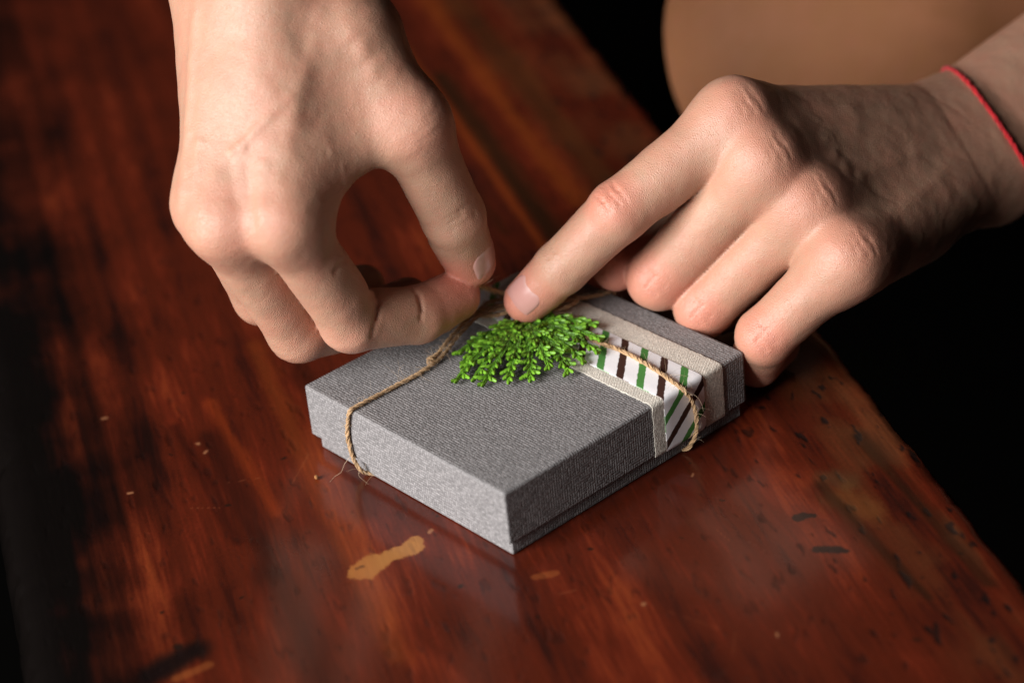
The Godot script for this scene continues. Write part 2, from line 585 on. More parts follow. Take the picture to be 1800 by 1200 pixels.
# woven threads: cells of over and under, each thread with its own tone; returns colour and height
func weave(side: int, threads: int, sd: int, tone: Color, spread: float, float_len: int) -> Array:
	var rnd := RandomNumberGenerator.new()
	rnd.seed = sd
	var n := threads
	var over := PackedByteArray()
	over.resize(n * n)
	for j in n:
		var shift := rnd.randi() % float_len
		for i in n:
			var o := ((i + (j % 2) * int(float_len / 2.0 + 0.5) + (shift if rnd.randf() < 0.12 else 0)) / maxi(float_len - 1, 1)) % 2
			over[j * n + i] = o if rnd.randf() > 0.20 else 1 - o
	var tones := PackedFloat32Array()
	for k in n * n * 2:
		tones.append(1.0 + spread * (rnd.randf() - 0.5) * 2.0)
	var noise := bytes_of(0.2, side, side, side, side, sd, 2)
	var rgbd := PackedByteArray()
	rgbd.resize(side * side * 3)
	var hd := PackedByteArray()
	hd.resize(side * side)
	var cell := float(side) / n
	for y in side:
		var j := int(y / cell)
		var fy := y / cell - j
		for x in side:
			var i := int(x / cell)
			var fx := x / cell - i
			var flat := over[j * n + i] == 1
			var across := sin(PI * (fy if flat else fx))
			var along := fx if flat else fy
			# a thread dips where it goes under its neighbour
			var before := over[j * n + (i + n - 1) % n] if flat else over[((j + n - 1) % n) * n + i]
			var after := over[j * n + (i + 1) % n] if flat else over[((j + 1) % n) * n + i]
			var same := 1 if flat else 0
			var dip := 1.0
			if before != same:
				dip = minf(dip, smoothstep(-0.1, 0.55, along))
			if after != same:
				dip = minf(dip, smoothstep(-0.1, 0.55, 1.0 - along))
			var z := sqrt(maxf(across, 0.0)) * (0.35 + 0.65 * dip)
			var tint := tones[(j * n + i) * 2 + (0 if flat else 1)] * (0.72 + 0.31 * smoothstep(0.15, 0.85, z)) * (0.92 + 0.16 * noise[y * side + x] / 255.0)
			var k := (y * side + x) * 3
			rgbd[k] = int(clampf(pow(tone.r * tint, 0.4545), 0, 1) * 255)
			rgbd[k + 1] = int(clampf(pow(tone.g * tint, 0.4545), 0, 1) * 255)
			rgbd[k + 2] = int(clampf(pow(tone.b * tint, 0.4545), 0, 1) * 255)
			hd[y * side + x] = int(z * 255)
	return [ImageTexture.create_from_image(Image.create_from_data(side, side, false, Image.FORMAT_RGB8, rgbd)), ImageTexture.create_from_image(Image.create_from_data(side, side, false, Image.FORMAT_L8, hd))]

# printed stripes of the cotton band: along its length (mm) and across its width (mm)
func stripe_texture(length: float, width: float) -> ImageTexture:
	var w := 1600
	var h := 240
	var f := bytes_of(0.25, w, h, w, h, 21, 2)
	var f2 := bytes_of(0.03, w, h, w, h, 22, 2)
	var out := PackedByteArray()
	out.resize(w * h * 3)
	for y in h:
		for x in w:
			var i := y * w + x
			var s := (x + 0.5) / w * length - 90.0          # along the box's long side, 0 at the front-right edge
			var t := 62.5 + (y + 0.5) / h * width            # across
			var ph := (s + 0.855 * t - 28.0 + 0.25 * (f[i] / 255.0 - 0.5) + 0.4 * (f2[i] / 255.0 - 0.5)) / 16.6
			var c := Color(0.88, 0.875, 0.89)
			var g := absf(ph - round(ph)) * 16.6
			var ph2 := ph - 0.5
			var b := absf(ph2 - round(ph2)) * 16.6
			c = c.lerp(Color(0.070, 0.240, 0.048), smoothstep(1.62, 1.38, g))
			c = c.lerp(Color(0.048, 0.016, 0.009), smoothstep(1.62, 1.38, b))
			var k := 0.90 + 0.2 * f[i] / 255.0
			out[i * 3] = int(clampf(pow(c.r * k, 0.4545), 0, 1) * 255)
			out[i * 3 + 1] = int(clampf(pow(c.g * k, 0.4545), 0, 1) * 255)
			out[i * 3 + 2] = int(clampf(pow(c.b * k, 0.4545), 0, 1) * 255)
	return ImageTexture.create_from_image(Image.create_from_data(w, h, false, Image.FORMAT_RGB8, out))

func skin_relief() -> ImageTexture:
	var side := 1024
	var n := FastNoiseLite.new()
	n.seed = 31
	n.noise_type = FastNoiseLite.TYPE_CELLULAR
	n.cellular_return_type = FastNoiseLite.RETURN_DISTANCE2_SUB
	n.frequency = 0.035
	n.fractal_type = FastNoiseLite.FRACTAL_FBM
	n.fractal_octaves = 2
	n.domain_warp_enabled = true
	n.domain_warp_amplitude = 14.0
	n.domain_warp_frequency = 0.02
	var im := n.get_seamless_image(side, side)
	im.convert(Image.FORMAT_L8)
	return ImageTexture.create_from_image(im)

func cloth(tex: Array, per_metre: float, relief: float, rough := 0.9) -> StandardMaterial3D:
	var m := StandardMaterial3D.new()
	m.albedo_texture = tex[0]
	m.heightmap_enabled = true
	m.heightmap_texture = tex[1]
	m.heightmap_scale = relief
	m.roughness = rough
	m.metallic_specular = 0.4
	m.uv1_triplanar = true
	m.uv1_triplanar_sharpness = 20.0
	m.uv1_scale = Vector3.ONE * per_metre
	return m

# a box with rounded edges (radius r, three steps), between two corners
func soft_box(lo: Vector3, hi: Vector3, r: float) -> ArrayMesh:
	var st := SurfaceTool.new()
	st.begin(Mesh.PRIMITIVE_TRIANGLES)
	var n := 12
	var mid := (lo + hi) * 0.5
	var half := (hi - lo) * 0.5
	var stops := [0.0, 0.2, 0.4, 0.6, 0.8, 1.0]
	var v := PackedVector3Array()
	var nn := PackedVector3Array()
	var ix := PackedInt32Array()
	for ax in 3:
		for s in [-1.0, 1.0]:
			var first := v.size()
			var a2 := (ax + 1) % 3
			var a3 := (ax + 2) % 3
			var ts := func(size: float) -> Array:
				var o := []
				for k in 5:
					o.append(-size + r * (1.0 - cos(PI / 4 * k / 4.0) + 0.0) if false else -size + r * (k / 4.0))
				o.append(0.0)
				for k in 5:
					o.append(size - r + r * (k / 4.0))
				return o
			var us: Array = ts.call(half[a2])
			var vs: Array = ts.call(half[a3])
			for p in us:
				for q in vs:
					var c := Vector3.ZERO
					c[ax] = half[ax] * s
					c[a2] = p
					c[a3] = q
					var inner := c.clamp(-(half - Vector3.ONE * r), half - Vector3.ONE * r)
					var d := (c - inner).normalized()
					v.append(mid + inner + d * r)
					nn.append(d)
			var nu := us.size()
			for i in nu - 1:
				for j in nu - 1:
					var a := first + i * nu + j
					if s > 0:
						ix.append_array([a, a + 1, a + nu, a + 1, a + nu + 1, a + nu])
					else:
						ix.append_array([a, a + nu, a + 1, a + 1, a + nu, a + nu + 1])
	return made(v, ix, PackedVector2Array(), PackedColorArray(), nn)

# a band of cloth wrapped over the lid: a path in (u, y), swept across v; thickness outwards
func band(path: Array, v0: float, v1: float, thick: float, ragged: float, sd: int) -> ArrayMesh:
	var n := FastNoiseLite.new()
	n.seed = sd
	n.frequency = 0.35
	var pts := PackedVector2Array()
	for i in path.size() - 1:
		var a: Vector2 = path[i]
		var b: Vector2 = path[i + 1]
		var steps := maxi(1, int(a.distance_to(b) / 0.6))
		for k in steps:
			pts.append(a.lerp(b, float(k) / steps))
	pts.append(path[-1])
	var v := PackedVector3Array()
	var uv := PackedVector2Array()
	var total := 0.0
	var cross := 9
	var lengths := PackedFloat32Array([0.0])
	for i in range(1, pts.size()):
		total += pts[i].distance_to(pts[i - 1])
		lengths.append(total)
	for i in pts.size():
		var d := (pts[mini(i + 1, pts.size() - 1)] - pts[maxi(i - 1, 0)]).normalized()
		var up := Vector2(-d.y, d.x)
		var e0 := v0 + n.get_noise_2d(lengths[i], 0.0) * ragged
		var e1 := v1 + n.get_noise_2d(lengths[i], 60.0) * ragged
		for k in cross:
			var t := clampf((k - 1.0) / (cross - 3.0), 0.0, 1.0)
			var lift := 0.0 if k == 0 or k == cross - 1 else thick * (0.85 + 0.25 * n.get_noise_2d(lengths[i] * 0.4, 200.0 + k * 3.0))
			var p := pts[i] + up * lift
			v.append(on_box(p.x, p.y, lerpf(e0, e1, t)))
			uv.append(Vector2(lengths[i] / total, t))
	return made(v, grid_index(pts.size(), cross), uv)

# ---------------------------------------------------------------- twine
var fibre_rnd := RandomNumberGenerator.new()

func ply_twine(path_mm: Array, ply: float, off: float, plies: int, pitch: float, tone: Color, ease_end := 0.0) -> ArrayMesh:
	var path := smooth_path(path_mm, 0.4)
	var soup := Soup.new()
	var n := FastNoiseLite.new()
	n.seed = int(path_mm[0].x * 7.0 + path_mm[-1].y * 3.0)
	n.frequency = 0.22
	var lane := []
	var fibres := plies * 6
	for k in fibres:
		lane.append(PackedVector3Array())
	var side := (path[1] - path[0]).cross(Vector3(0.2, 0.9, 0.33)).normalized()
	var run := 0.0
	var radii := []
	var c := []
	for k in fibres:
		radii.append(PackedFloat32Array())
		c.append(PackedColorArray())
	for i in path.size():
		var along := (path[mini(i + 1, path.size() - 1)] - path[maxi(i - 1, 0)]).normalized()
		side = (side - along * side.dot(along)).normalized()
		var up := along.cross(side)
		if i:
			run += path[i].distance_to(path[i - 1])
		var open := 1.0
		if ease_end > 0.0:
			open = 1.0 + ease_end * smoothstep(path.size() - 14.0, path.size() - 1.0, i)
		for k in fibres:
			var p := k % plies
			var an := TAU * (float(p) / plies + run / pitch) + n.get_noise_1d(run * 0.5) * 1.5
			var sub := TAU * (float(k / plies) / 6.0 + run / pitch * 1.6) + n.get_noise_2d(run * 0.6, 300.0 + k * 20.0) * 2.0
			var at := side * cos(an) + up * sin(an)
			var at2 := side * cos(sub) + up * sin(sub)
			lane[k].append((path[i] + (at * off * (1.0 + 0.25 * n.get_noise_2d(run, 40.0 + p * 9.0)) + at2 * ply * (0.62 + 0.5 * n.get_noise_2d(run * 0.9, 500.0 + k * 30.0))) * open) * 0.001)
			radii[k].append(ply * 0.40 * (1.0 + 0.45 * n.get_noise_2d(run * 0.8, 90.0 + k * 15.0)) * 0.001)
			var q := tone * (1.0 + 0.45 * n.get_noise_2d(run * 0.7, 150.0 + k * 40.0) + 0.22 * sin(k * 2.4))
			q.a = 1.0
			c[k].append(q)
	for k in fibres:
		soup.tube(lane[k], radii[k], 5, c[k])
	return soup.mesh()

# stray fibres that stand off the twine
func fuzz(paths: Array, count: int, longest: float) -> ArrayMesh:
	var soup := Soup.new()
	for k in count:
		var path: PackedVector3Array = paths[fibre_rnd.randi() % paths.size()]
		var i := fibre_rnd.randi_range(0, path.size() - 2)
		var along := (path[i + 1] - path[i]).normalized() * (1.0 if fibre_rnd.randf() < 0.5 else -1.0)
		var out := Vector3(fibre_rnd.randfn(), absf(fibre_rnd.randfn()) * 0.8, fibre_rnd.randfn()).normalized()
		var p := path[i] + out * 0.5
		var d := (along * fibre_rnd.randf_range(0.2, 1.3) + out).normalized()
		var bend := Vector3(fibre_rnd.randfn(), fibre_rnd.randfn() - 0.15, fibre_rnd.randfn()) * 0.16
		var length := longest * pow(fibre_rnd.randf(), 4.0) + 0.9
		var steps := maxi(4, int(length / 0.5))
		var pts := PackedVector3Array()
		var rr := PackedFloat32Array()
		var cc := PackedColorArray()
		var tone := Color(0.62, 0.46, 0.31) * fibre_rnd.randf_range(0.6, 1.15)
		tone.a = 1.0
		var thick := fibre_rnd.randf_range(0.028, 0.055)
		for s in steps:
			pts.append(p * 0.001)
			rr.append(thick * (1.0 - 0.7 * s / steps) * 0.001)
			cc.append(tone)
			p += d * (length / steps)
			d = (d + bend + Vector3(fibre_rnd.randfn(), fibre_rnd.randfn(), fibre_rnd.randfn()) * 0.05).normalized()
		soup.tube(pts, rr, 3, cc)
	return soup.mesh()

func in_box(u: float, y: float, v: float) -> Vector3:
	return on_box(u, y, v) * 1000.0

# ---------------------------------------------------------------- evergreen sprig
var leaf_rnd := RandomNumberGenerator.new()

func scale_leaf(soup: Soup, at: Vector3, d: Vector3, length: float, r: float, c: Color) -> void:
	var pts := PackedVector3Array()
	var rr := PackedFloat32Array()
	var cc := PackedColorArray()
	for s in [[0.0, 0.25], [0.2, 0.8], [0.5, 1.0], [0.8, 0.86], [0.94, 0.52], [1.0, 0.05]]:
		pts.append((at + d * length * s[0]) * 0.001)
		rr.append(r * s[1] * 0.001)
		var q: Color = c * (0.86 + 0.22 * s[0])
		q.a = 1.0
		cc.append(q)
	soup.tube(pts, rr, 6, cc)

func twig(soup: Soup, from: Vector3, d: Vector3, length: float, up: Vector3, age: float, forks := true) -> void:
	var p := from
	var n := maxi(2, int(length / 0.85))
	var bend := Vector3(leaf_rnd.randfn(), leaf_rnd.randfn() * 0.4, leaf_rnd.randfn()) * 0.04
	for k in n:
		var s := float(k) / n
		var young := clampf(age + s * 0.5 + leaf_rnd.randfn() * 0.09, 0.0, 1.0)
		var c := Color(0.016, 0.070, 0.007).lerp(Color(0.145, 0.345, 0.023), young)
		var side := d.cross(up).normalized()
		var size := lerpf(1.0, 0.88, s) * leaf_rnd.randf_range(0.9, 1.12)
		for w in [-1.0, 1.0]:
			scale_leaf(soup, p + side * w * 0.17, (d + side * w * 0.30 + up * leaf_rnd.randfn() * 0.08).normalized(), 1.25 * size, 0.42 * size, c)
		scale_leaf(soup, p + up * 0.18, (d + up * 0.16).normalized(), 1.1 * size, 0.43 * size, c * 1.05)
		if forks and k >= 1 and leaf_rnd.randf() < 0.62:
			var w2 := 1.0 if k % 2 == 0 else -1.0
			twig(soup, p, (d + side * w2 * 0.55 + up * leaf_rnd.randf_range(-0.1, 0.2)).normalized(), leaf_rnd.randf_range(1.3, 2.4), up, young, false)
		p += d * (length / n)
		d = (d + bend).normalized()
	scale_leaf(soup, p - d * 0.5, d, 1.5, 0.70, Color(0.17, 0.38, 0.029))

func branchlet(from: Vector3, to: Vector3, arch: float, bow: float, parent: Node, stem_m: Material, leaf_m: Material) -> void:
	var mid := (from + to) * 0.5 + Vector3.UP * arch + (to - from).cross(Vector3.UP).normalized() * bow
	var wood := PackedVector3Array()
	var rr := PackedFloat32Array()
	var cc := PackedColorArray()
	var n := maxi(8, int(from.distance_to(to) / 1.0))
	var leaves := Soup.new()
	for k in n + 1:
		var t := float(k) / n
		var p := from.lerp(mid, t).lerp(mid.lerp(to, t), t)
		wood.append(p * 0.001)
		rr.append(lerpf(0.62, 0.28, t) * 0.001)
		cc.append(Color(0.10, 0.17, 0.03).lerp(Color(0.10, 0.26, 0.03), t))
		var d := (mid.lerp(to, t) - from.lerp(mid, t)).normalized()
		var up := (Vector3.UP + Vector3(leaf_rnd.randfn(), 0, leaf_rnd.randfn()) * 0.2).normalized()
		var side := d.cross(up).normalized()
		if k > 0 and t < 0.97:
			for w in [-1.0, 1.0]:
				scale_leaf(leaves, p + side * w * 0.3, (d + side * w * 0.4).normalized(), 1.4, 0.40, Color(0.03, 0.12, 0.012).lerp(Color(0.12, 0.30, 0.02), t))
		if k >= 3 and k < n - 1 and k % 3 == 0:
			for w in [-1.0, 1.0]:
				var hand: float = w if (k / 3) % 2 == 0 else -w
				if leaf_rnd.randf() < 0.16:
					continue
				var length := lerpf(5.0, 2.4, t) * leaf_rnd.randf_range(0.7, 1.1) * (1.0 if hand > 0 else 0.8)
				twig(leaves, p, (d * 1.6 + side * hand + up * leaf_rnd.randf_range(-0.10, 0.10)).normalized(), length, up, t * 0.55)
	var last := (to - mid).normalized()
	twig(leaves, to - last * 1.5, last, 3.2, Vector3.UP, 0.6)
	var soup := Soup.new()
	soup.tube(wood, rr, 6, cc)
	var stem := part("branchlet", soup.mesh(), stem_m, parent)
	var lv := part("scale_leaves", leaves.mesh(), leaf_m, stem)
	lv.set_meta("kind", "stuff")

# ----------------------------------------------------------------
func _ready() -> void:
	fibre_rnd.seed = 8
	leaf_rnd.seed = 19

	# camera
	var cam := Camera3D.new()
	cam.name = "camera"
	cam.transform = Transform3D(Basis(Vector3(0.99428, -0.09204, 0.05412), Vector3(0.10678, 0.85708, -0.50400), Vector3(0.00000, 0.50689, 0.86201)), Vector3(0.00677, 0.39804, 0.55618))
	cam.near = 0.05
	cam.far = 40.0
	var lens := CameraAttributesPhysical.new()
	lens.frustum_focal_length = 85.0
	lens.exposure_aperture = 6.0
	lens.frustum_focus_distance = 0.712
	lens.exposure_multiplier = 1.0
	cam.attributes = lens
	add_child(cam)
	cam.current = true
	cam.fov = 16.013

	# surroundings: a dim room, lit by one large window on the left
	var env := Environment.new()
	env.background_mode = Environment.BG_COLOR
	env.background_color = lin(0.006, 0.0055, 0.005)
	env.tonemap_mode = Environment.TONE_MAPPER_LINEAR
	env.tonemap_exposure = 1.0
	env.sdfgi_enabled = true
	env.ssao_enabled = true
	env.ssil_enabled = true
	var we := WorldEnvironment.new()
	we.name = "surroundings"
	we.environment = env
	add_child(we)
	var win := AreaLight3D.new()
	win.name = "window_light"
	win.area_size = Vector2(1.05, 0.95)
	win.light_color = Color(1.0, 0.99, 0.985)
	win.light_energy = 7.0
	win.area_range = 8.0
	win.shadow_enabled = true
	add_child(win)
	win.look_at_from_position(Vector3(-1.20, 0.66, 0.82), Vector3(0, 0.03, -0.06))

	# the floor of the room, far below the bench
	var fl := PlaneMesh.new()
	fl.size = Vector2(12, 12)
	var floor_o := part("floor", fl, mat(lin(0.0022, 0.0020, 0.0018), 1.0), self)
	(floor_o.material_override as StandardMaterial3D).metallic_specular = 0.0
	floor_o.position.y = -0.45
	floor_o.set_meta("kind", "structure")
	floor_o.set_meta("label", "dark floor far below the bench")

	build_bench()
	build_box()
	build_person()
	build_ribbon()
	build_twine()
	build_sprig()
	build_crumb()

func build_bench() -> void:
	var t := thing("wooden_bench", "red-brown lacquered wooden bench with worn right edge", "bench", Vector3.ZERO, GRAIN_TURN)
	var tex := board_textures()
	var m := StandardMaterial3D.new()
	m.albedo_texture = tex[0]
	m.roughness = 1.0
	m.roughness_texture = tex[1]
	m.metallic_specular = 0.30
	m.clearcoat_enabled = true
	m.clearcoat = 0.42
	m.clearcoat_roughness = 0.13
	m.heightmap_enabled = true
	m.heightmap_texture = tex[2]
	m.heightmap_scale = 0.045
	m.texture_repeat = false
	var prof := [Vector2(-0.137, -0.036), Vector2(-0.1385, -0.020), Vector2(-0.138, -0.009), Vector2(-0.1355, -0.0035), Vector2(-0.131, -0.0008)]
	for k in 20:
		prof.append(Vector2(lerpf(-0.126, 0.119, k / 19.0), 0.0))
	prof.append_array([Vector2(0.1225, -0.0001), Vector2(0.1248, -0.0007), Vector2(0.1262, -0.0022), Vector2(0.1268, -0.0050), Vector2(0.1268, -0.020), Vector2(0.1262, -0.036)])
	var n := FastNoiseLite.new()
	n.seed = 3
	n.frequency = 28.0
	n.fractal_octaves = 4
	var v := PackedVector3Array()
	var uv := PackedVector2Array()
	var rows := 420
	for r in rows:
		var z := BOARD_Z0 + BOARD_L * r / (rows - 1.0)
		for c in prof.size():
			var p: Vector2 = prof[c]
			if absf(p.x) > 0.118:
				var bite := n.get_noise_2d(z, p.y * 3.0)
				p.x += signf(p.x) * (bite * 0.0016 - maxf(0.0, bite - 0.25) * 0.006)
				if p.y > -0.008:
					p.y -= maxf(0.0, n.get_noise_2d(z * 1.4 + 5.0, p.x)) * 0.0016 * smoothstep(0.118, 0.1245, absf(p.x))
			v.append(Vector3(p.x, p.y, z))
			uv.append(Vector2((p.x - BOARD_X0) / BOARD_W, (z - BOARD_Z0) / BOARD_L))
	var ix := grid_index(rows, prof.size())
	part("board", made(v, ix, uv), m, t)
	var dark := mat(lin(0.05, 0.014, 0.008), 0.5)
	part("underside", soft_box(Vector3(-0.136, -0.040, BOARD_Z0), Vector3(0.1255, -0.034, BOARD_Z0 + BOARD_L), 0.001), dark, t)
	for x in [-0.105, 0.095]:
		for z in [BOARD_Z0 + 0.10, BOARD_Z0 + BOARD_L - 0.10]:
			part("leg", soft_box(Vector3(x - 0.022, -0.45, z - 0.022), Vector3(x + 0.022, -0.038, z + 0.022), 0.003), dark, t)

var linen_paper: StandardMaterial3D

func build_box() -> void:
	var t := thing("gift_box", "flat grey gift box with lid covered in linen paper", "gift box", Vector3.ZERO, -atan2(0.7738, 0.6334))
	linen_paper = cloth(weave(640, 38, 4, Color(0.242, 0.230, 0.229), 0.20, 3), 1.0 / 0.034, 0.026, 0.75)
	# box axes here: x along U, z against V
	part("base", soft_box(Vector3(-BOX_A + 0.0019, 0.0003, -BOX_B + 0.0016), Vector3(-0.0013, 0.012, -0.0019), 0.0005), linen_paper, t)
	part("lid", soft_box(Vector3(-BOX_A, LID_LOW, -BOX_B), Vector3(0, BOX_H, 0), 0.00095), linen_paper, t)

func build_ribbon() -> void:
	var t := thing("ribbon", "beige linen ribbon with a green and brown striped band, across the box lid", "ribbon")
	var linen := cloth(weave(384, 40, 9, Color(0.74, 0.69, 0.60), 0.16, 2), 1.0 / 0.018, 0.016, 0.9)
	var arc := func(lift: float) -> Array:
		var o := [Vector2(-90.0 - lift, 5.6)]
		o.append(Vector2(-90.0 - lift, 21.6))
		for k in range(1, 6):
			var an := PI / 2 * k / 6.0
			o.append(Vector2(-89.0 - (1.0 + lift) * cos(an), 21.7 + (1.0 + lift) * sin(an)))
		o.append(Vector2(-88.8, 22.7 + lift))
		o.append(Vector2(-1.2, 22.7 + lift))
		for k in range(1, 6):
			var an2 := PI / 2 * k / 6.0
			o.append(Vector2(-1.0 + (1.0 + lift) * sin(an2), 21.7 + (1.0 + lift) * cos(an2)))
		o.append(Vector2(lift, 21.6))
		o.append(Vector2(lift, 5.5))
		o.append(Vector2(lift - 0.3, 5.0))
		return o
	part("linen_band", band(arc.call(0.08), 58.0, 87.4, 0.38, 0.35, 41), linen, t)
	var m := StandardMaterial3D.new()
	m.albedo_texture = stripe_texture(125.0, 16.5)
	m.roughness = 0.9
	m.metallic_specular = 0.3
	part("striped_band", band(arc.call(0.42), 62.5, 79.0, 0.30, 0.12, 42), m, t)

func build_twine() -> void:
	var t := thing("jute_twine", "brown jute twine crossed over the gift box", "twine")
	var m := mat(Color.WHITE, 0.95)
	m.vertex_color_use_as_albedo = true
	var tone := Color(0.45, 0.29, 0.155)
	var runs := {
		"front_strand": [[-63, 0.4, 4], [-65.4, 0.7, 1.3], [-66.2, 2.8, -0.6], [-68.6, 7, -1.0], [-69.5, 13.5, -1.0], [-68.0, 20.0, -1.0], [-66.9, 23.1, -0.5], [-66.6, 23.6, 1.5], [-66.4, 23.6, 15.7], [-66.2, 23.7, 26], [-67.5, 24.2, 36], [-71.2, 25.4, 46], [-73.6, 26.5, 57], [-70.5, 27.0, 65], [-66, 26.2, 70]],
		"side_strand": [[-66, 25.5, 70], [-60, 25.0, 71.2], [-50, 24.6, 71.5], [-37.6, 24.3, 71.8], [-28, 24.3, 72.6], [-20, 24.3, 72.4], [-10, 24.3, 71.2], [-3, 24.2, 69.9], [0.3, 23.6, 69.8], [1.5, 22.0, 70.6], [1.6, 17.5, 73.0], [1.6, 11, 74.2], [1.5, 5.6, 73.4], [0.4, 1.8, 71.3], [-2.0, 0.6, 70.8], [-6, 0.5, 70.8]],
		"back_strand": [[-66, 26, 70], [-62, 25.8, 79], [-58, 24.8, 88], [-56.8, 23.7, 94], [-56.5, 23.0, 97.6], [-56.5, 21.6, 98.3], [-56.5, 10, 98.4], [-56.5, 1, 97.5]],
		"far_strand": [[-66, 26, 70], [-76, 25.4, 71.5], [-86, 24.3, 72.5], [-90.4, 23.7, 73], [-91.4, 21.5, 73], [-91.4, 10, 73], [-90.5, 0.8, 73]],
		"loose_tail": [[-65, 27.2, 69], [-71.4, 27.6, 65.5], [-74.6, 27.3, 56.5], [-72.4, 26.2, 46], [-69.0, 25.0, 36.5], [-67.6, 24.6, 31.2]],
		"bow_loop": [[-66, 26.4, 70], [-60, 26.6, 73], [-56.6, 26.4, 77.5], [-57.4, 26.0, 83.5], [-62, 26.2, 84], [-66, 26.8, 77], [-67, 27.0, 71]],
		"knot_loop": [[-66, 26.5, 70], [-71, 28.0, 69], [-76, 27.6, 63.5], [-75, 26.4, 57.5], [-70.5, 26.4, 60], [-67, 26.8, 67]],
		"pinched_end": [[-66, 26.5, 70], [-68.8, 30.0, 68.1], [-69.8, 32.2, 65.2], [-70.1, 34.7, 61.6], [-70.5, 37.8, 57.6], [-70.2, 40.9, 53.5], [-71.2, 43.6, 50.2]],
		"knot": [[-70, 26.0, 72], [-66, 27.4, 73.4], [-63, 26.2, 71], [-65, 25.0, 67.6], [-69, 25.2, 67.4], [-70.5, 26.8, 70.4], [-67, 27.9, 72], [-64.4, 26.2, 69]],
	}
	var all := []
	for key: String in runs:
		var pts := []
		for q in runs[key]:
			pts.append(in_box(q[0], q[1], q[2]))
		part(key, ply_twine(pts, 0.39, 0.32, 3, 7.5, tone, 1.6 if key == "loose_tail" else 0.0), m, t)
		all.append(smooth_path(pts, 0.6))
	var f := part("loose_fibres", fuzz(all, 2200, 8.0), m, t)
	f.set_meta("kind", "stuff")
	# one long hair that hangs from the front strand down to the bench
	var hair := Soup.new()
	var hp := smooth_path([in_box(-69.6, 6, -1.2), in_box(-71.5, 3.2, -2.2), in_box(-71.8, 1.0, -3.6), in_box(-72.2, 0.25, -6.0), in_box(-71.2, 0.2, -8.6)], 0.5)
	var rr := PackedFloat32Array()
	var cc := PackedColorArray()
	for k in hp.size():
		hp[k] *= 0.001
		rr.append(0.00005)
		cc.append(Color(0.62, 0.46, 0.31))
	hair.tube(hp, rr, 4, cc)
	part("stray_fibre", hair.mesh(), m, t)

func build_sprig() -> void:
	var t := thing("evergreen_sprig", "small bright green evergreen sprig tucked under the twine", "sprig")
	var leaf := mat(Color.WHITE, 0.42)
	leaf.vertex_color_use_as_albedo = true
	leaf.backlight_enabled = true
	leaf.backlight = Color(0.25, 0.35, 0.08)
	var stem := mat(Color.WHITE, 0.7)
	stem.vertex_color_use_as_albedo = true
	var base := in_box(-63.5, 25.4, 66.5)
	var st := Soup.new()
	st.tube(PackedVector3Array([in_box(-67, 25.6, 72) * 0.001, base * 0.001, in_box(-62, 26.6, 65) * 0.001]), PackedFloat32Array([0.0009, 0.0009, 0.0007]), 7, PackedColorArray([Color(0.12, 0.15, 0.04), Color(0.12, 0.18, 0.04), Color(0.12, 0.2, 0.03)]))
	part("stem", st.mesh(), stem, t)
	for q in [[-64.8, 25.0, 42.0, 1.2, 1.0], [-58.6, 25.0, 37.6, 2.0, 1.5], [-54.0, 24.6, 31.0, 2.6, 1.5], [-50.2, 24.8, 34.5, 2.6, 0.5], [-46.4, 24.6, 34.8, 3.0, -1.0], [-41.8, 24.7, 40.4, 3.2, -1.0], [-37.4, 24.8, 45.0, 3.4, -1.5], [-37.0, 26.0, 52.0, 3.8, -0.5], [-31.6, 25.0, 54.4, 3.2, -2.0], [-32.4, 25.2, 61.0, 3.0, -1.5], [-32.6, 25.6, 67.0, 2.6, -2.0], [-37.0, 25.8, 72.2, 1.6, -2.0], [-44.2, 25.8, 76.6, 1.0, -2.0]]:
		branchlet(base, in_box(q[0], q[1] - 0.3, q[2]), q[3] * 0.5, q[4], t, stem, leaf)

func build_crumb() -> void:
	var soup := Soup.new()
	var path := PackedVector3Array()
	var rr := PackedFloat32Array()
	var cc := PackedColorArray()
	for k in 9:
		var s := k / 8.0
		path.append(Vector3(-0.0560, 0.0007, -0.0530) + Vector3(0.0004, 0.0003 * sin(PI * s), 0.0019) * s)
		rr.append(0.00065 * sqrt(maxf(0.02, sin(PI * clampf(s, 0.03, 0.97)))))
		cc.append(Color(0.42, 0.22, 0.08).lerp(Color(0.25, 0.10, 0.03), s))
	soup.tube(path, rr, 8, cc)
	var m := mat(Color.WHITE, 0.6)
	m.vertex_color_use_as_albedo = true
	var o := part("seed_husk", soup.mesh(), m, self)
	o.set_meta("label", "tiny tan seed husk lying on the bench left of the box")
	o.set_meta("category", "seed husk")

func v3(x: float, y: float, z: float) -> Vector3:
	return Vector3(x, y, z)

func skin_material() -> StandardMaterial3D:
	var m := mat(Color.WHITE, 0.43)
	m.vertex_color_use_as_albedo = true
	m.metallic_specular = 0.5
	m.subsurf_scatter_enabled = true
	m.subsurf_scatter_strength = 0.09
	m.heightmap_enabled = true
	m.heightmap_texture = skin_relief()
	m.heightmap_scale = 0.020
	m.uv1_triplanar = true
	m.uv1_scale = Vector3.ONE * 48.0
	return m

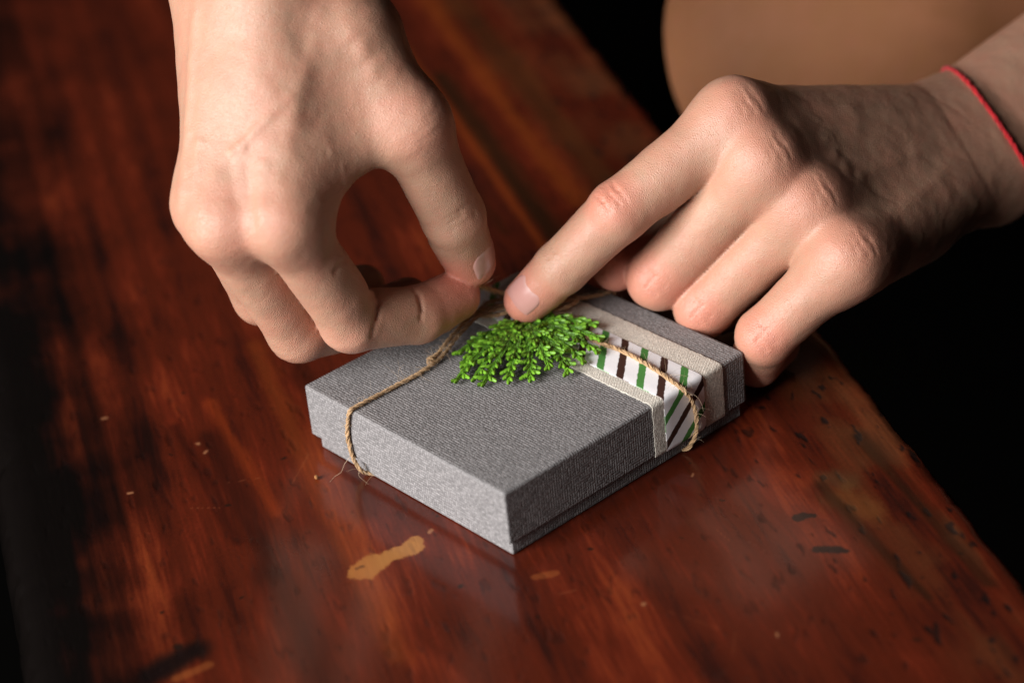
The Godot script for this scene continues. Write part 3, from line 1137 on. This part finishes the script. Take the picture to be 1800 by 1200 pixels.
func build_person() -> void:
	var skin := skin_material()
	var nail_m := mat(Color.WHITE, 0.28)
	nail_m.vertex_color_use_as_albedo = true
	nail_m.clearcoat_enabled = true
	nail_m.clearcoat = 0.3
	nail_m.clearcoat_roughness = 0.2
	var who := thing("person", "person leaning over the bench, tying twine with both bare hands", "person")
	var right := Flesh.new()
	var left := Flesh.new()
	right_hand(right)
	left_hand(left)
	var jobs := [WorkerThreadPool.add_task(right.run), WorkerThreadPool.add_task(left.run)]
	knee(who, skin)
	for job in jobs:
		WorkerThreadPool.wait_for_task_completion(job)
	var o := part("right_hand", right.mesh(), skin, who)
	nail(right, right.nail_at[0], right.nail_at[1], right.nail_at[2], 10.5, 24.5, 0.95, nail_m, o)
	o = part("left_hand", left.mesh(), skin, who)
	nail(left, left.nail_at[0], left.nail_at[1], left.nail_at[2], 6.6, 20.6, 0.90, nail_m, o)
	bracelet(left)

func right_hand(f: Flesh) -> void:
	var ix: Array[Vector3] = [v3(-53.5, 85.4, -53.6), v3(-39.6, 44.7, -66.9), v3(-20.1, 37.9, -78.0), v3(-8.9, 38.2, -87.2)]
	var md: Array[Vector3] = [v3(-70.7, 84.7, -57.8), v3(-56.3, 38.6, -74.2), v3(-35.2, 29.5, -93.5), v3(-24.2, 27.7, -106.3)]
	var rg: Array[Vector3] = [v3(-74.8, 87.6, -66.5), v3(-66.9, 45.6, -86.0), v3(-49.6, 33.1, -104.1), v3(-37.9, 29.2, -115.8)]
	var li: Array[Vector3] = [v3(-73.6, 85.7, -81.6), v3(-71.2, 55.6, -103.0), v3(-64.7, 40.3, -114.0), v3(-55.4, 31.0, -121.4)]
	var th: Array[Vector3] = [v3(-41.2, 140.9, -100.0), v3(-15.6, 99.9, -78.2), v3(-6.6, 66.5, -83.4), v3(-2.7, 47.0, -90.0)]
	var wrist := v3(-58.0, 143.8, -108.8)
	var elbow := v3(-56.8, 249.5, -400.6)
	var up := ((ix[0] - wrist).cross(li[0] - wrist)).normalized()      # out of the back of the hand
	if up.z < 0:
		up = -up
	var forth := (md[0] - wrist).normalized()
	var acr := (ix[0] - li[0]).normalized()
	# wrist and forearm
	f.bone(0, wrist + acr * 13.0, elbow + acr * 16.0, 15.5, 24.0)
	f.bone(0, wrist - acr * 19.0, elbow - acr * 18.0, 16.0, 24.0)
	f.bone(0, wrist - up * 2.0, elbow, 17.0, 30.0)
	# the palm
	var k := 0
	for j: Vector3 in [ix[0], md[0], rg[0], li[0]]:
		var root := wrist + forth * 6.0 + acr * (11.0 - 9.0 * k)
		f.bone(0, root - up * 1.0, j - up * 0.2 - forth * 2.0, 14.0, [9.8, 9.6, 8.8, 8.0][k])
		f.bone(0, root.lerp(j, 0.45) - up * 9.0, j - up * 7.0 - forth * 6.0, 11.0, 8.0)
		f.bone(0, j + up * 1.4, j + up * 0.8 - forth * 6.0, 7.4 - 0.6 * k, 6.6)
		k += 1
	# the thumb's ball and the web
	f.bone(0, th[0] - up * 1.0, th[1], 12.5, 10.4)
	f.bone(0, (th[0] as Vector3).lerp(th[1], 0.35) - up * 7.0, (wrist as Vector3).lerp(ix[0], 0.6) - up * 8.0, 11.0, 9.0)
	f.bone(0, (th[0] as Vector3).lerp(th[1], 0.45) + up * 1.0, (wrist as Vector3).lerp(ix[0], 0.50) - up * 1.0, 10.5, 12.0)
	f.bone(0, (th[0] as Vector3).lerp(th[1], 0.72), (wrist as Vector3).lerp(ix[0], 0.72) - up * 3.0, 8.0, 9.5)
	f.bone(0, (th[0] as Vector3).lerp(th[1], 0.92) - up * 1.0, (wrist as Vector3).lerp(ix[0], 0.84) - up * 5.0, 7.5, 9.0)
	# fingers
	finger(f, 1, ix, [9.3, 9.3, 8.6, 7.5], (up + v3(-0.5, 0.2, 0.3)).normalized())
	finger(f, 2, md, [9.1, 9.0, 8.1, 7.0], up)
	finger(f, 3, rg, [8.8, 8.4, 7.6, 6.6], up)
	finger(f, 4, li, [8.6, 7.6, 6.8, 5.8], up)
	var tu := ((th[2] - th[1]).cross(v3(0, 1, 0))).normalized()
	var tback := v3(0.80, 0.20, 0.56).normalized()                    # the thumb's nail side
	f.bone(5, th[1], th[2], 10.4, 9.6)
	f.bone(5, th[2], th[3], 9.6, 7.2)
	f.bone(5, (th[2] as Vector3).lerp(th[3], 0.35) - tback * 1.8, (th[3] as Vector3) - tback * 1.6, 8.4, 6.9)
	f.bone(5, th[1] + tback * 1.0, th[1] + tback * 1.0 + (th[2] - th[1]) * 0.1, 10.0, 9.4)
	# tendons, veins and creases on the back of the hand
	f.details.append([wrist.lerp(ix[0], 0.35), wrist.lerp(ix[0], 0.97), up, 0.8, 2.4])
	f.details.append([wrist.lerp(md[0], 0.35), wrist.lerp(md[0], 0.97), up, 0.85, 2.4])
	f.details.append([wrist.lerp(rg[0], 0.3), wrist.lerp(rg[0], 0.97), up, 0.85, 2.2])
	f.details.append([wrist.lerp(ix[0], 0.72) - acr * 3.0, wrist.lerp(ix[0], 0.97) - acr * 3.6, up, -0.7, 1.0])
	var eye := v3(0.0000, 0.5069, 0.8620)
	f.trace([v3(-71.7, 144.4, -89.3), v3(-74.5, 133.1, -83.9), v3(-76.4, 121.7, -78.3), v3(-78.1, 108.9, -71.9), v3(-80.2, 98.9, -67.2), v3(-82.9, 88.6, -62.3)], eye, 0.6, 1.5)
	f.trace([v3(-77.1, 112.5, -64.8), v3(-74.4, 110.9, -60.9), v3(-70.8, 110.5, -57.8)], eye, 0.4, 1.3)
	f.trace([v3(-68.0, 108.6, -53.2), v3(-65.5, 110.2, -53.7), v3(-62.5, 111.4, -53.9), v3(-58.9, 114.5, -55.3), v3(-53.7, 118.3, -57.1), v3(-47.6, 122.7, -59.2)], eye, 0.5, 1.5)
	f.trace([v3(-61.9, 106.1, -51.7), v3(-61.7, 99.7, -46.8), v3(-61.3, 92.8, -41.6)], eye, -0.55, 1.2)
	f.trace([v3(-57.2, 105.7, -51.5), v3(-58.5, 99.4, -46.6), v3(-58.8, 92.5, -41.4)], eye, 0.6, 1.8)
	f.trace([v3(-71.2, 104.3, -54.1), v3(-74.5, 98.4, -50.7), v3(-76.1, 93.1, -47.5)], eye, 0.4, 2.0)
	f.trace([v3(-37.7, 139.6, -74.9), v3(-40.4, 130.6, -68.5), v3(-45.6, 120.6, -61.4), v3(-50.2, 109.1, -53.5)], eye, 0.45, 2.6)
	f.trace([v3(-28.9, 127.3, -85.1), v3(-23.9, 115.0, -83.6), v3(-18.7, 103.9, -82.9)], eye, 0.5, 2.6)
	for j: Vector3 in [ix[0], md[0]]:
		f.wrinkles(j + up * 3.0 + forth * 2.0, forth, up, 6.0, 5, 1.6, 0.10, 0.6)
		f.tints.append([j + up * 8.0, 15.0, Color(0.55, 0.225, 0.155), 0.32])
	var fd: Vector3 = (ix[1] - ix[0]).normalized()
	var pip_up := ((ix[1] - ix[0]).normalized() - (ix[2] - ix[1]).normalized()).normalized()
	f.wrinkles(ix[1] + pip_up * 3.0, (ix[2] - ix[0]).normalized(), pip_up, 5.0, 4, 1.4, 0.16, 0.6)
	f.wrinkles(md[1] + up * 2.0, (md[2] - md[0]).normalized(), ((md[1] - md[0]).normalized() - (md[2] - md[1]).normalized()).normalized(), 5.0, 4, 1.4, 0.16, 0.6)
	f.wrinkles(th[2], (th[3] - th[1]).normalized(), v3(0.25, 0.45, 0.86).normalized(), 6.0, 3, 2.2, 0.28, 0.7)
	f.wrinkles(th[1], (th[2] - th[0]).normalized(), v3(0.45, 0.35, 0.8).normalized(), 6.0, 3, 2.2, 0.14, 0.8)
	# folds on the side of the bent finger that faces the light
	f.trace([v3(-32.0, 57.5, -61.4), v3(-31.2, 53.5, -59.1), v3(-31.8, 50.0, -57.0), v3(-33.8, 45.9, -54.6)], eye, -1.0, 0.8)
	f.trace([v3(-21.5, 47.5, -78.7), v3(-19.3, 44.7, -77.1), v3(-18.8, 41.0, -74.9), v3(-19.4, 38.6, -73.5)], eye, -0.75, 0.65)
	f.trace([v3(-37.0, 73.4, -53.4), v3(-39.4, 71.9, -52.5), v3(-41.3, 69.8, -51.3)], eye, -0.6, 0.7)
	f.trace([v3(-36.4, 93.1, -59.2), v3(-39.4, 91.6, -58.3), v3(-41.3, 89.8, -57.2)], eye, -0.5, 0.7)
	var red := Color(0.60, 0.20, 0.14)
	f.tints.append([ix[3], 21.0, red, 0.8])
	f.tints.append([th[3], 15.0, red, 0.55])
	f.tints.append([ix[1] + pip_up * 8.0, 14.0, Color(0.60, 0.30, 0.21), 0.5])
	f.tints.append([th[1] + v3(3, 5, 8), 16.0, Color(0.60, 0.27, 0.19), 0.4])
	f.plan(0.8, v3(-116, 12, -225), v3(24, 222, -8))
	f.nail_at = [th[2], th[3], tback]

func left_hand(f: Flesh) -> void:
	var ix: Array[Vector3] = [v3(79.8, 82.8, -96.0), v3(42.6, 61.6, -85.1), v3(23.7, 43.2, -87.5), v3(12.5, 31.6, -91.0)]
	var md: Array[Vector3] = [v3(86.1, 72.5, -84.7), v3(53.8, 33.2, -93.0), v3(61.0, 18.9, -115.9), v3(76.6, 16.4, -122.2)]
	var rg: Array[Vector3] = [v3(98.5, 59.9, -79.1), v3(66.5, 24.7, -86.8), v3(73.1, 11.4, -108.1), v3(88.8, 9.3, -114.4)]
	var li: Array[Vector3] = [v3(107.8, 49.3, -64.8), v3(82.5, 23.8, -67.2), v3(80.5, 9.8, -76.7), v3(88.5, 8.4, -86.8)]
	var th: Array[Vector3] = [v3(146.1, 41.1, -158.5), v3(93.9, 29.7, -151.8), v3(60.3, 34.7, -121.1), v3(41.4, 33.3, -102.9)]
	var wrist := v3(161.4, 41.1, -141.1)
	var elbow := v3(306.1, 54.9, -251.3)
	var acr := (ix[0] - li[0]).normalized()
	var forth := (md[0] - wrist).normalized()
	var up := forth.cross(acr).normalized()
	if up.y < 0:
		up = -up
	f.bone(0, wrist + acr * 11.0, elbow + acr * 14.0, 15.0, 24.0)
	f.bone(0, wrist - acr * 11.0, elbow - acr * 14.0, 15.0, 24.0)
	f.bone(0, wrist - up * 2.0, elbow, 16.0, 30.0)
	var k := 0
	for j: Vector3 in [ix[0], md[0], rg[0], li[0]]:
		var root := wrist + forth * 6.0 + acr * (11.0 - 7.5 * k)
		f.bone(0, root - up * 1.0, j - up * 1.5, 13.5, [10.2, 10.2, 9.6, 9.0][k])
		f.bone(0, root.lerp(j, 0.45) - up * 9.0, j - up * 7.0 - forth * 5.0, 11.5, 9.0)
		f.bone(0, j + up * [1.0, 1.0, 0.0, -1.0][k], j + up * 0.2 - forth * 8.0, 9.2 - 0.6 * k, 7.6)
		k += 1
	f.bone(0, th[0], th[1], 13.0, 10.0)
	f.bone(0, (th[0] as Vector3).lerp(th[1], 0.5), (wrist as Vector3).lerp(ix[0], 0.6) - up * 6.0, 11.0, 9.0)
	var fup := v3(-0.10, 0.55, 0.83).normalized()                      # the back of the fingers
	finger(f, 1, ix, [10.3, 9.3, 8.2, 7.0], v3(-0.25, 0.80, 0.50).normalized())
	finger(f, 2, md, [10.4, 9.7, 8.4, 7.0], fup)
	finger(f, 3, rg, [9.8, 9.0, 8.0, 6.8], fup)
	finger(f, 4, li, [9.4, 8.7, 7.8, 6.8], fup)
	f.bone(5, th[1], th[2], 10.2, 9.4)
	f.bone(5, th[2], th[3], 9.4, 7.8)
	# tendons and veins
	for q: Array in [[ix[0], 0.35], [md[0], 0.45], [rg[0], 0.45], [li[0], 0.3]]:
		f.details.append([wrist.lerp(q[0], 0.30), wrist.lerp(q[0], 0.92), up, q[1], 2.3])
	var eye := v3(0.0000, 0.5069, 0.8620)
	f.trace([v3(106.2, 71.9, -96.6), v3(108.3, 66.9, -95.7), v3(111.1, 61.9, -94.8), v3(115.4, 58.6, -94.9), v3(120.6, 55.9, -95.3)], eye, 0.55, 1.9)
	f.trace([v3(116.1, 74.5, -112.0), v3(118.3, 71.3, -110.1), v3(117.1, 68.1, -108.3)], eye, 0.3, 1.8)
	f.trace([v3(144.0, 69.1, -137.8), v3(149.8, 57.7, -131.1), v3(155.4, 44.7, -123.5), v3(160.4, 34.9, -117.8)], eye, -0.12, 1.3)
	f.details.append([wrist.lerp(md[0], 0.22) + acr * 18.0, wrist.lerp(md[0], 0.10) - acr * 16.0, up, -0.35, 1.0])
	# knuckles
	for q: Array in [[ix, 1.0], [md, 1.1], [rg, 1.0], [li, 0.9]]:
		var j: Array[Vector3] = q[0]
		var d1: Vector3 = (j[1] - j[0]).normalized()
		var d2: Vector3 = (j[2] - j[1]).normalized()
		var b1 := ((d1 + forth).normalized()).normalized()
		var ku := (up + fup).normalized()
		f.wrinkles(j[0] + ku * 5.0, b1, ku, 5.5, 5, 1.5, 0.22, 0.55)
		f.tints.append([j[0] + ku * 9.0, 14.0, Color(0.55, 0.225, 0.155), 0.55])
		var pu := (fup - d2 * 0.5 + d1 * 0.35).normalized()
		if j == ix:
			pu = v3(-0.25, 0.80, 0.50).normalized()
		f.wrinkles(j[1] + pu * 4.0, (d1 + d2 * 0.7).normalized(), pu, 5.6, 7, 1.05, 0.34, 0.42)
		f.tints.append([j[1] + pu * 8.0, 11.0, Color(0.58, 0.205, 0.14), 0.75])
	var iu := v3(-0.25, 0.80, 0.50).normalized()
	f.wrinkles(ix[2] + iu * 4.0, (ix[3] - ix[1]).normalized(), iu, 4.6, 4, 1.2, 0.24, 0.5)
	var red := Color(0.62, 0.21, 0.15)
	f.tints.append([ix[3], 19.0, red, 0.75])
	f.tints.append([th[3], 18.0, red, 0.8])
	f.tints.append([li[2], 16.0, red, 0.45])
	f.plan(0.8, v3(0, 0, -235), v3(285, 112, -28))
	f.nail_at = [ix[2], ix[3], v3(-0.22, 0.62, 0.75).normalized()]

func bracelet(f: Flesh) -> void:
	var axis := v3(0.9053, 0.3515, -0.2386)
	var at := v3(167.7, 41.7, -145.9)
	var s1 := axis.cross(v3(0, 1, 0)).normalized()
	var s2 := axis.cross(s1)
	var ring := []
	for i in 64:
		var an := TAU * i / 64.0
		var d := s1 * cos(an) + s2 * sin(an)
		ring.append(f.skin(at, d) + d * 0.55)
	ring.append(ring[0])
	var m := mat(Color.WHITE, 0.75)
	m.vertex_color_use_as_albedo = true
	m.rim_enabled = true
	m.rim = 0.4
	var c := part("cord_bracelet", ply_twine(ring, 0.44, 0.34, 3, 9.0, Color(0.50, 0.005, 0.012)), m, self)
	c.set_meta("label", "thin bright red cord bracelet around the wrist")
	c.set_meta("category", "bracelet")

func knee(who: Node3D, skin: Material) -> void:
	var f := Flesh.new()
	f.k_palm = 40.0
	f.base = Color(0.305, 0.130, 0.060)
	f.flush = 0.0
	f.share_red = 0.25
	f.bone(0, v3(150.5, 25.5, -268.8), v3(352.9, 19.7, -381.4), 70.0, 82.0)
	f.bone(0, v3(150.5, 15.5, -288.8), v3(323.8, -112.9, -419.5), 50.0, 45.0)
	f.bone(0, v3(106.3, 47.6, -244.7), v3(106.9, 38.8, -239.5), 24.0, 24.0)
	f.build(5.0, v3(60.5, -74.5, -488.8), v3(410.5, 185.5, -178.8))
	var m := skin.duplicate() as StandardMaterial3D
	m.roughness = 0.62
	m.metallic_specular = 0.3
	part("knee", f.mesh(), m, who)
